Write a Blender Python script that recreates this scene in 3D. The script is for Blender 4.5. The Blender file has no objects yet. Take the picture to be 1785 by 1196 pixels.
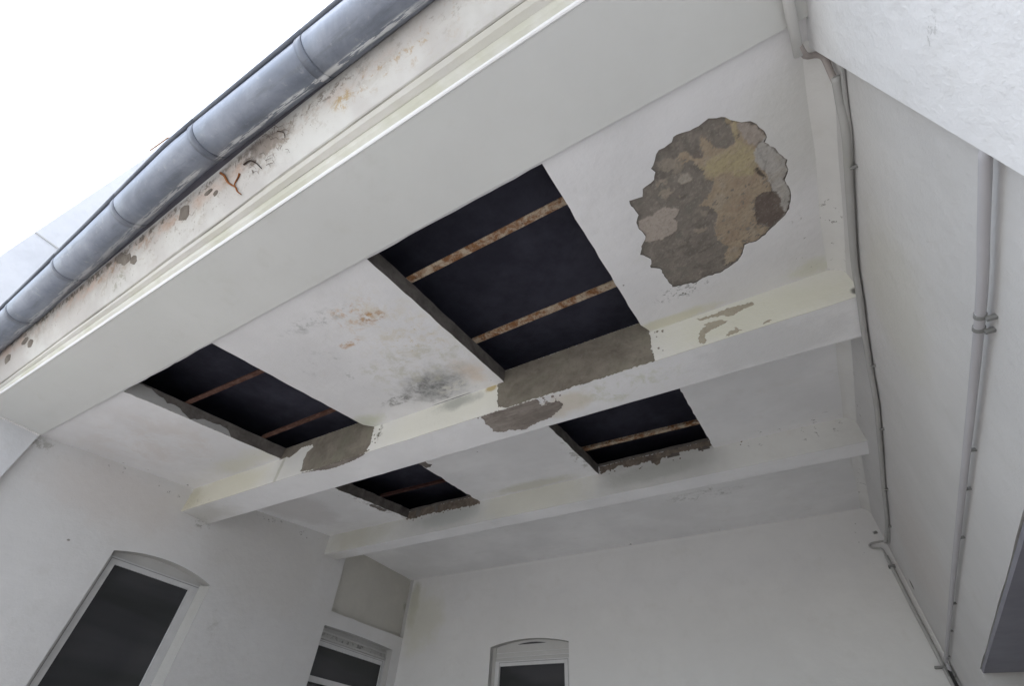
import bpy, bmesh, math, random
import numpy as np
from mathutils import Vector, Matrix, noise as mnoise

random.seed(7)
SC = bpy.context.scene
COL = SC.collection

# ------------------------------------------------------------------ camera
def make_camera():
    yaw, pitch, roll = -0.584279, 0.784015, 0.072376
    ca, sa, cb, sb, cc, sc = math.cos(yaw), math.sin(yaw), math.cos(pitch), math.sin(pitch), math.cos(roll), math.sin(roll)
    fwd = Vector((sa * cb, ca * cb, sb)); right = Vector((ca, -sa, 0)); up = right.cross(fwd)
    r = cc * right + sc * up; u = -sc * right + cc * up
    cam = bpy.data.cameras.new('camera'); cam.sensor_width = 36; cam.lens = 792.88 * 36 / 1785
    cam.clip_start = 0.02; cam.clip_end = 2000
    o = bpy.data.objects.new('camera', cam)
    o.matrix_world = Matrix(((r.x, u.x, -fwd.x, 0), (r.y, u.y, -fwd.y, 0), (r.z, u.z, -fwd.z, 1.6), (0, 0, 0, 1)))
    COL.objects.link(o); SC.camera = o
make_camera()

# ------------------------------------------------------------------ sky, sun, exposure
SUN_EL, SUN_AZ = math.radians(70), math.radians(200)     # azimuth from +Y, clockwise: from the open yard side
w = bpy.data.worlds.new('World'); SC.world = w; w.use_nodes = True
nt = w.node_tree; nt.nodes.clear()
sky = nt.nodes.new('ShaderNodeTexSky'); sky.sky_type = 'NISHITA'; sky.sun_disc = False
sky.sun_elevation = SUN_EL; sky.sun_rotation = SUN_AZ
sky.air_density = 1.0; sky.dust_density = 1.0; sky.ozone_density = 1.0
hs = nt.nodes.new('ShaderNodeHueSaturation'); hs.inputs['Saturation'].default_value = 0.46
bg = nt.nodes.new('ShaderNodeBackground'); bg.inputs['Strength'].default_value = 0.15
wo = nt.nodes.new('ShaderNodeOutputWorld')
nt.links.new(sky.outputs[0], hs.inputs['Color']); nt.links.new(hs.outputs[0], bg.inputs['Color']); nt.links.new(bg.outputs[0], wo.inputs[0])
sl = bpy.data.lights.new('sun', 'SUN'); sl.energy = 1.1; sl.angle = math.radians(70); sl.color = (1, 0.985, 0.965)
so = bpy.data.objects.new('sun', sl); COL.objects.link(so)
d = Vector((math.sin(SUN_AZ) * math.cos(SUN_EL), math.cos(SUN_AZ) * math.cos(SUN_EL), math.sin(SUN_EL)))
so.rotation_euler = d.to_track_quat('Z', 'Y').to_euler(); so.location = (0, -3, 12)
vs = SC.view_settings; vs.view_transform = 'Standard'; vs.look = 'None'; vs.exposure = 1.93; vs.gamma = 1; vs.use_curve_mapping = False
SC.cycles.max_bounces = 10; SC.cycles.diffuse_bounces = 8

# ------------------------------------------------------------------ materials
class G:
    def __init__(s, name):
        s.m = bpy.data.materials.new(name); s.m.use_nodes = True
        s.t = s.m.node_tree; s.t.nodes.clear()
        s.out = s.n('ShaderNodeOutputMaterial'); s.b = s.n('ShaderNodeBsdfPrincipled')
        s.l(s.b.outputs[0], s.out.inputs[0])
        s.co = s.n('ShaderNodeTexCoord').outputs['Object']
    def n(s, t): return s.t.nodes.new(t)
    def l(s, a, b): s.t.links.new(a, b)
    def put(s, sock, v):
        if isinstance(v, bpy.types.NodeSocket): s.l(v, sock)
        elif isinstance(v, (tuple, list)) and len(v) == 3 and sock.type == 'RGBA': sock.default_value = (*v, 1)
        else: sock.default_value = v
    def math(s, op, a, b=0.0, c=0.0):
        k = s.n('ShaderNodeMath'); k.operation = op
        for i, v in enumerate((a, b, c)): s.put(k.inputs[i], v)
        return k.outputs[0]
    def vec(s, op, a, b):
        k = s.n('ShaderNodeVectorMath'); k.operation = op; s.put(k.inputs[0], a); s.put(k.inputs[1], b)
        return k.outputs['Value'] if op in ('LENGTH', 'DOT_PRODUCT') else k.outputs[0]
    def noise(s, scale, detail=4, rough=0.6, dist=0.0, stretch=None, off=0.0):
        k = s.n('ShaderNodeTexNoise'); co = s.co
        if stretch: co = s.vec('MULTIPLY', co, stretch)
        if off: co = s.vec('ADD', co, (off, off * 1.7, -off))
        s.l(co, k.inputs['Vector']); k.inputs['Scale'].default_value = scale; k.inputs['Detail'].default_value = detail
        k.inputs['Roughness'].default_value = rough; k.inputs['Distortion'].default_value = dist
        return k.outputs[0]
    def ramp(s, v, lo, hi, a=0.0, b=1.0):
        k = s.n('ShaderNodeMapRange'); k.interpolation_type = 'SMOOTHSTEP'
        for i, q in enumerate((v, lo, hi, a, b)): s.put(k.inputs[i], q)
        return k.outputs[0]
    def mix(s, f, a, b):
        k = s.n('ShaderNodeMix'); k.data_type = 'RGBA'
        s.put(k.inputs['Factor'], f); s.put(k.inputs['A'], a); s.put(k.inputs['B'], b)
        return k.outputs['Result']
    def bump(s, h, strength, dist):
        k = s.n('ShaderNodeBump'); k.inputs['Strength'].default_value = strength; k.inputs['Distance'].default_value = dist
        s.put(k.inputs['Height'], h); s.l(k.outputs[0], s.b.inputs['Normal'])
    def done(s, col, rough=0.85, metal=0.0, spec=0.3):
        s.put(s.b.inputs['Base Color'], col); s.put(s.b.inputs['Roughness'], rough); s.put(s.b.inputs['Metallic'], metal)
        s.b.inputs['Specular IOR Level'].default_value = spec
        return s.m
    def blob(s, c, r, soft=0.5, nscale=6, namp=0.6, off=0.0):
        dl = s.vec('DIVIDE', s.vec('SUBTRACT', s.co, c), r)
        q = s.vec('LENGTH', dl, (0, 0, 0))
        q = s.math('ADD', q, s.math('MULTIPLY', s.math('SUBTRACT', s.noise(nscale, 6, 0.7, off=off), 0.5), namp * 2))
        return s.ramp(q, 1.0, 1.0 - soft, 0, 1)

def plaster(name, base, tints=(), stains=(), mottle=0.08, bump=0.25, brush=None, rough=0.88, fine=110, dots=None):
    """painted plaster: faint mottling, trowel relief, and stains that have their own place and shape"""
    g = G(name)
    big = g.noise(1.3, 5, 0.6); mid = g.noise(7, 6, 0.65, off=3.1)
    c = g.mix(g.ramp(big, 0.35, 0.7), tuple(v * (1 - mottle) for v in base), tuple(min(v * (1 + mottle * 0.5), .9) for v in base))
    c = g.mix(g.ramp(mid, 0.52, 0.75, 0, 0.35), c, tuple(v * k for v, k in zip(base, (0.86, 0.85, 0.82))))
    for i, t in enumerate(tints):
        c = g.mix(g.ramp(g.noise(t[1], 4, 0.6, off=9.3 + i * 4), t[2], t[3], 0, t[4]), c, t[0])
    if brush:   # patchy repainted strokes
        c = g.mix(g.ramp(g.noise(3.0, 4, 0.6, 0.6, brush, 5.5), 0.45, 0.62, 0, 0.16), c, tuple(v * .9 for v in base))
    for i, st in enumerate(stains):
        ctr, rad, colr, stren = st[:4]; o = st[4] if len(st) > 4 else {}
        m = g.blob(ctr, rad, o.get('soft', 0.6), o.get('ns', 6), o.get('na', 0.5), off=i * 1.37)
        if 'speck' in o:
            sc, lo, hi = o['speck']
            m = g.math('MULTIPLY', m, g.ramp(g.noise(sc, 5, 0.75, 0.3, off=i * 2.1), lo, hi))
        c = g.mix(g.math('MULTIPLY', m, stren), c, colr)
    if dots:
        v = g.n('ShaderNodeTexVoronoi'); g.l(g.co, v.inputs['Vector']); v.inputs['Scale'].default_value = dots[0]
        g2 = g.ramp(g.noise(1.7, 3, 0.6, off=4.4), 0.5, 0.62)
        c = g.mix(g.math('MULTIPLY', g.ramp(v.outputs['Distance'], dots[1], dots[1] * 0.5), g2), c, (0.2, 0.19, 0.17))
    h = g.math('ADD', g.math('MULTIPLY', g.noise(9, 5, 0.6, off=1.1), 1.0), g.math('MULTIPLY', g.noise(fine, 3, 0.6), 0.12))
    g.bump(h, bump, 0.02)
    return g.done(c, rough)

def mortar(name, dark, light, scale=9, streak=(1, 1, 1), extra=None, bump=0.6):
    g = G(name)
    n1 = g.noise(scale, 7, 0.68, 0.4, streak); n2 = g.noise(scale * 5, 6, 0.7, off=2.2)
    c = g.mix(g.ramp(n1, 0.32, 0.7), dark, light)
    c = g.mix(g.ramp(n2, 0.5, 0.72, 0, 0.45), c, tuple(v * 0.66 for v in dark))
    if extra: c = g.mix(g.ramp(g.noise(scale * .7, 6, .7, off=7.7), extra[1], extra[2], 0, extra[3]), c, extra[0])
    g.bump(g.math('ADD', n1, g.math('MULTIPLY', n2, 0.5)), bump, 0.012)
    return g.done(c, 0.95, spec=0.15)

WHITE = (0.71, 0.705, 0.70)
DOT = (0.13, 0.125, 0.11)
M = {}
CZ = lambda y: 3.25 + 0.12465 * y
M['ceiling_front'] = plaster('ceiling_front', (0.77, 0.765, 0.775), stains=[
    ((-1.55, .96, 3.37), (.12, .05, .3), (.42, .22, .08), .95, dict(ns=12, na=1.0, soft=.7, speck=(22, .40, .60))),
    ((-1.60, .93, 3.37), (.2, .13, .3), (.58, .38, .20), .8, dict(ns=9, na=1.0, soft=.7, speck=(16, .46, .64))),
    ((-1.80, 1.07, 3.38), (.10, .035, .3), (.52, .30, .13), .8, dict(ns=12, na=1.0, speck=(18, .42, .58))),
    ((-1.52, 1.12, 3.4), (.42, .45, .4), (.66, .60, .47), .55, dict(ns=5, na=1.0, soft=.9, speck=(9, .44, .66))),
    ((-1.50, 1.25, 3.4), (.25, .2, .4), (.56, .47, .26), .6, dict(ns=9, na=1.0, soft=.9, speck=(24, .54, .66))),
    ((-1.80, .83, 3.36), (.30, .07, .3), (.40, .41, .40), .75, dict(ns=9, na=1.0, soft=.8, speck=(17, .46, .62))),
    ((-2.05, 1.2, 3.36), (.30, .4, .3), (.44, .45, .44), .55, dict(ns=7, na=1.0, soft=.8, speck=(12, .56, .68))),
    ((-1.64, 1.66, 3.46), (.34, .24, .3), (.34, .345, .34), .75, dict(ns=6, na=.9, soft=.9)),
    ((-1.68, 1.66, 3.46), (.34, .20, .3), (.10, .10, .10), .9, dict(ns=8, na=.9, soft=.8, speck=(15, .36, .74))),
    ((-2.0, 1.67, 3.46), (.16, .06, .3), (.16, .16, .15), .85, dict(ns=12, na=1.0, soft=.8, speck=(22, .42, .62))),
    ((-1.56, 1.74, 3.46), (.2, .08, .3), (.70, .69, .64), .8, dict(ns=10, na=1.0, soft=.7, speck=(18, .44, .56))),
    ((-1.38, 1.66, 3.45), (.14, .2, .3), (.70, .58, .46), .6, dict(ns=6, na=.9, soft=.9)),
    ((-1.62, 1.42, 3.45), (.5, .25, .3), (.55, .54, .44), .55, dict(ns=6, na=.8, speck=(8, .45, .62))),
    ((-1.66, 1.846, 3.48), (.24, .007, .3), (.16, .16, .14), .85, dict(ns=14, na=.8, soft=.8)),
    ((-1.66, 1.832, 3.48), (.24, .008, .3), (.80, .80, .77), .9, dict(ns=14, na=.6, soft=.8)),
    ((-2.36, 1.78, 3.48), (.2, .12, .3), (.56, .58, .45), .7, dict(ns=7, na=.9, soft=.9)),
    ((-4.0, 1.15, 3.4), (.75, .55, .4), (.64, .59, .56), .5, dict(ns=3, na=.7, speck=(3.5, .38, .6))),
    ((-3.75, 1.74, 3.46), (.8, .16, .4), (.66, .65, .55), .6, dict(ns=4, na=.9, soft=.9)),
    ((-4.62, 1.2, 3.4), (.12, 1.0, .4), DOT, .9, dict(ns=9, na=.3, speck=(20, .64, .67))),
    ((-3.7, 1.72, 3.46), (.6, .14, .4), DOT, .9, dict(ns=9, na=.3, speck=(24, .66, .69))),
    ((-.06, 1.62, 3.45), (.16, .09, .3), (.16, .17, .16), .8, dict(ns=10, na=.7, speck=(42, .55, .6))),
    ((-.2, 1.82, 3.47), (.35, .06, .3), (.62, .60, .42), .6, dict(ns=7, na=.5)),
    ((.50, 1.80, 3.47), (.16, .09, .3), (.62, .62, .50), .6, dict(ns=7, na=.9, soft=.9)),
    ((.48, 1.7, 3.47), (.1, .5, .3), (.3, .3, .27), .8, dict(ns=9, na=.4, speck=(24, .64, .68))),
    ((.5, 1.0, 3.37), (.3, .35, .3), (.6, .6, .56), .5, dict(ns=3, na=.5)),
], brush=(1, 3, 1), dots=(7, .045))
M['ceiling_middle'] = plaster('ceiling_middle', (0.82, 0.82, 0.83), stains=[
    ((-1.95, 3.45, 3.68), (.6, .12, .4), (.58, .57, .46), .5, dict(ns=6, na=.6)),
    ((-4.75, 2.9, 3.6), (.12, .8, .4), DOT, .9, dict(ns=9, na=.3, speck=(19, .62, .66))),
    ((-4.3, 2.7, 3.6), (.45, .8, .4), (.54, .52, .51), .5, dict(ns=3, na=.6)),
    ((-3.58, 3.1, 3.63), (.08, .5, .4), (.40, .38, .35), .7, dict(ns=14, na=.9, speck=(16, .5, .6))),
    ((-1.34, 3.1, 3.63), (.06, .4, .4), (.40, .39, .36), .7, dict(ns=14, na=.9, speck=(16, .5, .6))),
    ((.3, 3.45, 3.68), (.5, .1, .3), DOT, .9, dict(ns=9, na=.3, speck=(20, .64, .67))),
], brush=(1, 3, 1), dots=(6, .04))
M['ceiling_back'] = plaster('ceiling_back', (0.80, 0.80, 0.805), stains=[
    ((-.6, 4.35, 3.72), (.4, .12, .3), (.42, .42, .40), .7, dict(ns=7, na=.9, speck=(10, .48, .62))),
    ((-2.0, 5.18, 3.72), (2.8, .07, .3), DOT, .8, dict(ns=7, na=.3, speck=(17, .63, .67))),
], brush=(1, 3, 1))
M['cove'] = plaster('cove', (.72, .715, .70), stains=[((.58, 1.6, 3.44), (.1, .35, .1), DOT, .85, dict(ns=9, na=.3, speck=(22, .6, .64))), ((.62, 4.6, 3.7), (.1, .6, .2), DOT, .85, dict(ns=9, na=.3, speck=(20, .6, .64)))])
M['soffit'] = plaster('soffit', (0.60, 0.605, 0.59), mottle=0.04, bump=0.08, tints=[((.58, .60, .57), .9, .45, .7, .5)])
M['beam_front'] = plaster('beam_front', (0.75, 0.745, 0.71), stains=[
    ((.25, 1.86, 3.36), (.75, .2, .2), (.66, .66, .55), .75, dict(ns=4, na=.5, soft=.8)),
    ((-1.75, 1.86, 3.36), (.75, .2, .2), (.69, .685, .60), .7, dict(ns=3, na=.4, soft=.6)),
    ((-4.1, 1.86, 3.36), (.85, .2, .2), (.63, .61, .50), .8, dict(ns=3, na=.4, soft=.6)),
    ((-1.62, 1.86, 3.44), (.28, .2, .07), (.36, .37, .34), .75, dict(ns=7, na=.8, soft=.9)),
    ((-2.31, 1.86, 3.40), (.035, .2, .09), (.16, .16, .13), .9, dict(ns=16, na=1.1, soft=.7, speck=(26, .42, .58))),
    ((-1.36, 1.86, 3.47), (.06, .2, .04), (.40, .30, .10), .8, dict(ns=14, na=.7)),
    ((-4.62, 1.86, 3.36), (.28, .2, .2), (.50, .475, .36), .75, dict(ns=4, na=.7, soft=.9)),
    ((-4.5, 1.86, 3.30), (.3, .2, .06), (.34, .33, .27), .7, dict(ns=9, na=.8, speck=(20, .55, .62))),
    ((-3.38, 1.86, 3.36), (.03, .2, .2), (.42, .42, .34), .6, dict(ns=9, na=.5)),
    ((.62, 1.86, 3.30), (.035, .2, .03), (.13, .13, .12), .95, dict(ns=14, na=.5)),
])
M['beam_under'] = plaster('beam_under', (0.83, 0.83, 0.84), stains=[
    ((-.9, 1.98, 3.26), (.22, .14, .3), (.66, .60, .50), .7, dict(ns=7, na=.6)),
    ((-.55, 1.97, 3.26), (.4, .14, .3), (.58, .59, .47), .6, dict(ns=7, na=.8, speck=(9, .45, .62))),
    ((-4.55, 2.0, 3.26), (.75, .3, .3), (.55, .54, .51), .85, dict(ns=3, na=.5, soft=.9)),
    ((-4.78, 2.0, 3.26), (.22, .3, .3), (.47, .46, .42), .7, dict(ns=5, na=.7, soft=.9)),
    ((-4.8, 3.65, 3.48), (.7, .3, .3), (.55, .54, .51), .8, dict(ns=3, na=.5, soft=.9)),
    ((-4.7, 2.05, 3.26), (.25, .12, .3), DOT, .85, dict(ns=9, na=.4, speck=(22, .6, .64))),
    ((.2, 2.0, 3.26), (.5, .2, .3), (.58, .58, .58), .5, dict(ns=4, na=.8)),
], brush=(1, 2, 1))
M['beam_back_front'] = plaster('beam_back_front', (0.66, 0.66, 0.64), stains=[
    ((-4.3, 3.55, 3.6), (.8, .2, .25), (.52, .51, .44), .8, dict(ns=3, na=.6, soft=.9)),
    ((-2.0, 3.55, 3.6), (.8, .2, .25), (.60, .59, .50), .5, dict(ns=4, na=.5)),
    ((-3.0, 3.55, 3.6), (.55, .2, .1), (.50, .52, .50), .7, dict(ns=4, na=.5)),
    ((-.8, 3.55, 3.6), (.55, .2, .1), (.50, .51, .48), .7, dict(ns=4, na=.5)),
    ((.2, 3.55, 3.66), (.6, .2, .1), DOT, .8, dict(ns=7, na=.3, speck=(19, .61, .65))),
])
M['left_wall'] = plaster('left_wall', (0.66, 0.655, 0.65), mottle=.045, stains=[
    ((-4.65, 1.4, 3.2), (.4, .9, .35), (.60, .555, .53), .5, dict(ns=2.5, na=.6, soft=.7)),
    ((-4.75, 3.0, 3.2), (.4, 1.2, .6), (.58, .56, .53), .45, dict(ns=2, na=.6)),
    ((-4.72, 2.62, 2.55), (.3, .07, .4), (.40, .39, .36), .6, dict(ns=7, na=.7, speck=(9, .45, .65))),
    ((-4.64, 1.24, 2.78), (.3, .015, .010), (.2, .19, .16), .9, dict(ns=14, na=.4)),
    ((-4.65, 1.2, 3.38), (.3, 1.0, .045), DOT, .9, dict(ns=9, na=.3, speck=(17, .60, .64))),
    ((-4.65, .72, 3.28), (.3, .2, .06), (.36, .35, .32), .7, dict(ns=9, na=.7, speck=(12, .52, .6))),
    ((-4.75, 2.7, 3.57), (.3, 1.2, .07), DOT, .9, dict(ns=9, na=.3, speck=(16, .60, .64))),
    ((-4.72, 2.1, 3.24), (.3, .12, .05), (.3, .29, .26), .8, dict(ns=9, na=.7, speck=(16, .5, .6))),
], brush=(1, 1, 3), dots=(5, .04), bump=.3)
M['left_panel'] = plaster('left_panel', (0.52, 0.505, 0.46), bump=.3, stains=[
    ((-4.83, 5.2, 3.45), (.2, .06, .3), (.28, .28, .22), .8, dict(ns=9, na=.8, speck=(9, .5, .6)))])
M['back_wall'] = plaster('back_wall', (0.69, 0.685, 0.675), mottle=.045, stains=[
    ((-4.75, 5.23, 3.4), (.12, .3, .35), (.42, .42, .32), .6, dict(ns=7, na=.7)),
    ((-4.55, 5.23, 3.2), (.45, .3, .5), (.58, .57, .46), .5, dict(ns=4, na=.6)),
    ((-2, 5.23, 3.69), (2.8, .3, .03), (.72, .72, .71), .7, dict(ns=6, na=.5)),
    ((.55, 5.23, 3.4), (.12, .3, .35), DOT, .9, dict(ns=7, na=.3, speck=(17, .62, .66))),
    ((.665, 5.23, 3.48), (.026, .3, .02), (.08, .08, .075), .9, dict(ns=40, na=.7)),
], brush=(1, 1, 2), bump=.3)
M['right_wall'] = plaster('right_wall', (0.60, 0.595, 0.59), mottle=.045, stains=[
    ((.62, 1.6, 3.0), (.3, .5, .3), (.56, .55, .50), .5, dict(ns=2, na=.7)),
    ((.66, 4.0, 2.9), (.3, .9, .5), (.56, .53, .51), .5, dict(ns=2, na=.7)),
    ((.70, 5.05, 2.98), (.3, .05, .05), (.09, .09, .08), .9, dict(ns=12, na=.6)),
    ((.64, 3.3, 3.55), (.3, 1.6, .12), DOT, .8, dict(ns=7, na=.3, speck=(16, .63, .67))),
], brush=(1, 3, 1), bump=.35)
M['outer_wall'] = plaster('outer_wall', (0.74, 0.745, 0.755), mottle=.05, bump=.35, stains=[
    ((.557, .3, 2.9), (.3, .05, .04), (.45, .45, .46), .8, dict(ns=14, na=.8, speck=(26, .55, .6))),
    ((.557, .55, 2.7), (.3, .06, .03), (.5, .5, .5), .7, dict(ns=14, na=.8, speck=(30, .55, .6)))])
M['pier_paint'] = plaster('pier_paint', (0.64, 0.645, 0.66), mottle=.06, bump=.35, stains=[((-4.5, .1, 4.5), (.3, .6, .3), (.52, .53, .55), .5, dict(ns=4, na=.8))])
M['reveal_paint'] = plaster('reveal_paint', (0.50, 0.495, 0.48), bump=.3)
M['reveal_light'] = plaster('reveal_light', (0.47, 0.465, 0.445), bump=.3)
M['cornice'] = plaster('cornice', (0.51, 0.49, 0.465), bump=.35, stains=[
    ((-2.3, .13, 3.48), (2.6, .2, .16), (.42, .385, .34), .75, dict(ns=2, na=.5, soft=.9, speck=(7, .55, .60))),
    ((-2.0, .13, 3.50), (2.6, .2, .11), (.24, .20, .16), .8, dict(ns=3, na=.6, soft=.9, speck=(30, .56, .64))),
    ((-2.6, .11, 3.52), (3.0, .2, .07), (.36, .24, .16), .7, dict(ns=4, na=.9, soft=.9, speck=(14, .50, .66))),
    ((-.7, .13, 3.47), (.5, .2, .10), (.40, .28, .16), .7, dict(ns=5, na=1.0, soft=.9, speck=(26, .54, .66))),
    ((-2.6, .11, 3.53), (3.6, .05, .07), (.58, .43, .35), .55, dict(ns=3, na=.5, speck=(4, .42, .62))),
    ((-1.45, .08, 3.53), (.17, .1, .055), (.17, .145, .13), .9, dict(ns=11, na=.6, speck=(9, .38, .56))),
    ((-1.32, .08, 3.50), (.14, .1, .05), (.30, .26, .22), .85, dict(ns=13, na=.8, speck=(20, .40, .54))),
    ((-1.42, .1, 3.50), (.2, .1, .07), (.22, .19, .165), .85, dict(ns=9, na=1.0, soft=.9, speck=(34, .44, .60))),
    ((-1.38, .08, 3.52), (.2, .1, .05), (.30, .265, .235), .8, dict(ns=8, na=.9, soft=.9)),
    ((-1.05, .1, 3.53), (.35, .1, .03), (.22, .19, .16), .8, dict(ns=12, na=.8, speck=(34, .50, .58))),
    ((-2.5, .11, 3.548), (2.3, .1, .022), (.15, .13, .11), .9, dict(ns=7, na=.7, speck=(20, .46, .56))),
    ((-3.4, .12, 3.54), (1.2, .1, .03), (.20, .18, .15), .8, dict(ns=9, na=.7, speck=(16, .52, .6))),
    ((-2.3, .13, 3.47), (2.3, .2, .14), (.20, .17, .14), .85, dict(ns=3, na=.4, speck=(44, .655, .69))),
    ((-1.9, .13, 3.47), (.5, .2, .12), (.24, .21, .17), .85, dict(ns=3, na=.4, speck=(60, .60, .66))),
    ((-.94, .12, 3.46), (.07, .1, .045), (.42, .30, .15), .85, dict(ns=16, na=.9, speck=(24, .45, .58))),
    ((-2.62, .15, 3.43), (.13, .1, .05), (.33, .32, .27), .85, dict(ns=16, na=.9, speck=(26, .47, .57))),
    ((-.25, .17, 3.385), (.4, .1, .018), (.45, .44, .38), .7, dict(ns=9, na=.7, speck=(14, .5, .6))),
], tints=[((.66, .665, .63), 2, .45, .65, .5)])
M['groove'] = plaster('groove', (.44, .43, .38), tints=[((.58, .56, .50), 4, .45, .6, .9)])
M['cornice_band'] = plaster('cornice_band', (0.60, 0.585, 0.55), bump=.3, tints=[((.56, .55, .47), 3, .42, .62, .6)])
M['cornice_strip'] = plaster('cornice_strip', (0.66, 0.655, 0.60), bump=.3, tints=[((.52, .52, .42), 3, .42, .62, .7)])
M['bead'] = plaster('bead', (0.72, 0.715, 0.71), mottle=.03, bump=.1)
M['mortar'] = mortar('mortar', (0.155, 0.135, 0.115), (0.26, 0.235, 0.205), 7)
def coats():
    g = G('coats'); a = g.n('ShaderNodeAttribute'); a.attribute_name = 'coat'
    n = g.noise(60, 6, .7); n2 = g.noise(220, 3, .6, off=3)
    c = g.mix(g.ramp(n, .42, .68, 0, .2), a.outputs['Color'], (.17, .15, .13))
    c = g.mix(g.ramp(n2, .58, .7, 0, .15), c, (.45, .42, .38))
    g.bump(g.math('ADD', n, g.math('MULTIPLY', n2, .4)), .7, .004)
    return g.done(c, .95, spec=.12)
M['coats'] = coats()
M['beam_mortar'] = mortar('beam_mortar', (0.165, 0.145, 0.12), (0.26, 0.235, 0.195), 5, extra=((.22, .22, .165), .45, .7, .6), bump=.6)
M['under_mortar'] = mortar('under_mortar', (0.20, 0.175, 0.155), (0.33, 0.295, 0.265), 6, (1, 3, 1), bump=.4)
M['rag_mortar'] = mortar('rag_mortar', (0.15, 0.125, 0.105), (0.27, 0.225, 0.185), 12, bump=.8)
M['ochre'] = mortar('ochre', (0.33, 0.265, 0.195), (0.41, 0.34, 0.255), 5, extra=((.33, .24, .17), .45, .7, .6), bump=.3)
M['yellow'] = mortar('yellow', (0.45, 0.36, 0.19), (0.48, 0.40, 0.25), 9, bump=.3)
M['pale'] = mortar('pale', (0.44, 0.425, 0.405), (0.52, 0.51, 0.49), 8, bump=.25)
M['brown'] = mortar('brown', (0.10, 0.08, 0.07), (0.175, 0.145, 0.125), 11, bump=.6)
M['pinkish'] = mortar('pinkish', (0.38, 0.33, 0.29), (0.48, 0.43, 0.385), 9, bump=.3)
M['reveal'] = mortar('reveal', (0.12, 0.11, 0.10), (0.21, 0.19, 0.175), 9, bump=.5)
M['scar'] = mortar('scar', (0.36, 0.33, 0.26), (0.42, 0.385, 0.31), 9, bump=.2)

def rust(name, paint, rustc, lo, hi):
    g = G(name)
    n = g.noise(16, 8, .75, .3); n2 = g.noise(50, 5, .7, off=3)
    c = g.mix(g.ramp(n, lo, hi), rustc, paint)
    c = g.mix(g.ramp(n2, .55, .68, 0, .7), c, (.045, .022, .014))
    g.bump(n, .6, .006)
    return g.done(c, .9, spec=.2)
M['bar_flaking'] = rust('bar_flaking', (.47, .39, .30), (.22, .105, .05), .40, .60)
M['bar_rusty'] = rust('bar_rusty', (.135, .075, .06), (.085, .04, .03), .4, .6)
M['bar_dark'] = rust('bar_dark', (.07, .035, .03), (.05, .02, .018), .4, .6)
M['root'] = rust('root', (.30, .12, .04), (.20, .07, .025), .4, .6)
M['wire'] = rust('wire', (.62, .44, .32), (.5, .32, .2), .4, .6)
M['iron'] = rust('iron', (.06, .05, .045), (.04, .025, .02), .4, .6)

def felt():
    g = G('roof_felt'); n = g.noise(2.2, 6, .7); n2 = g.noise(40, 4, .7, off=5)
    c = g.mix(g.ramp(n, .35, .7), (.036, .036, .052), (.062, .062, .086))
    c = g.mix(g.ramp(n2, .66, .74, 0, .3), c, (.09, .09, .09))
    g.bump(n2, .3, .01); return g.done(c, .9, spec=.15)
M['felt'] = felt()

def zinc(name, dark=1.0):
    g = G(name)
    n = g.noise(3.2, 6, .7, .4); n2 = g.noise(26, 5, .7, off=2); st = g.noise(4, 5, .65, .2, (1, 6, 6), 8)
    c = g.mix(g.ramp(n, .3, .7), (.185 * dark, .210 * dark, .262 * dark), (.31 * dark, .338 * dark, .40 * dark))
    c = g.mix(g.ramp(st, .5, .7, 0, .7), c, (.17 * dark, .19 * dark, .222 * dark))
    c = g.mix(g.ramp(n2, .56, .72, 0, .4), c, (.43 * dark, .45 * dark, .47 * dark))
    # white lime runs along the wall side of the trough (uv: x along, y round the trough)
    uv = g.n('ShaderNodeUVMap').outputs[0]; sp = g.n('ShaderNodeSeparateXYZ'); g.l(uv, sp.inputs[0])
    k = g.n('ShaderNodeTexNoise'); k.noise_dimensions = '1D' if False else '3D'
    mv = g.vec('MULTIPLY', uv, (1.0, 2.2, 0)); g.l(mv, k.inputs['Vector'])
    k.inputs['Scale'].default_value = 9; k.inputs['Detail'].default_value = 6; k.inputs['Roughness'].default_value = .65
    k2 = g.n('ShaderNodeTexNoise'); g.l(g.vec('MULTIPLY', uv, (1, 0, 0)), k2.inputs['Vector']); k2.inputs['Scale'].default_value = 3.2; k2.inputs['Detail'].default_value = 4
    cen = g.math('ADD', .235, g.math('MULTIPLY', g.math('SUBTRACT', k2.outputs[0], .5), .16))
    band = g.ramp(g.math('ABSOLUTE', g.math('SUBTRACT', sp.outputs[1], cen)), .075, .03)
    lm = g.math('MULTIPLY', band, g.ramp(k.outputs[0], .455, .50))
    rng = g.math('MULTIPLY', g.ramp(sp.outputs[0], -2.6, -1.3, .45, 1), 1.0)
    lm = g.math('MULTIPLY', lm, g.ramp(k2.outputs[0], .36, .46))
    lm = g.math('MULTIPLY', lm, rng)
    c = g.mix(lm, c, (.70, .72, .74))
    g.put(g.b.inputs['Metallic'], g.math('MULTIPLY', g.math('SUBTRACT', 1, lm), .35))
    g.bump(n2, .12, .004)
    g.put(g.b.inputs['Base Color'], c); g.put(g.b.inputs['Roughness'], g.ramp(n, .3, .7, .40, .52))
    return g.m
M['zinc'] = zinc('zinc')
M['zinc_bead_shaded'] = zinc('zinc_bead_shaded', .5)  # darkened copy of the zinc: underside shade put into the rim's colour
M['zinc_strap'] = zinc('zinc_strap', .72)

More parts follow.
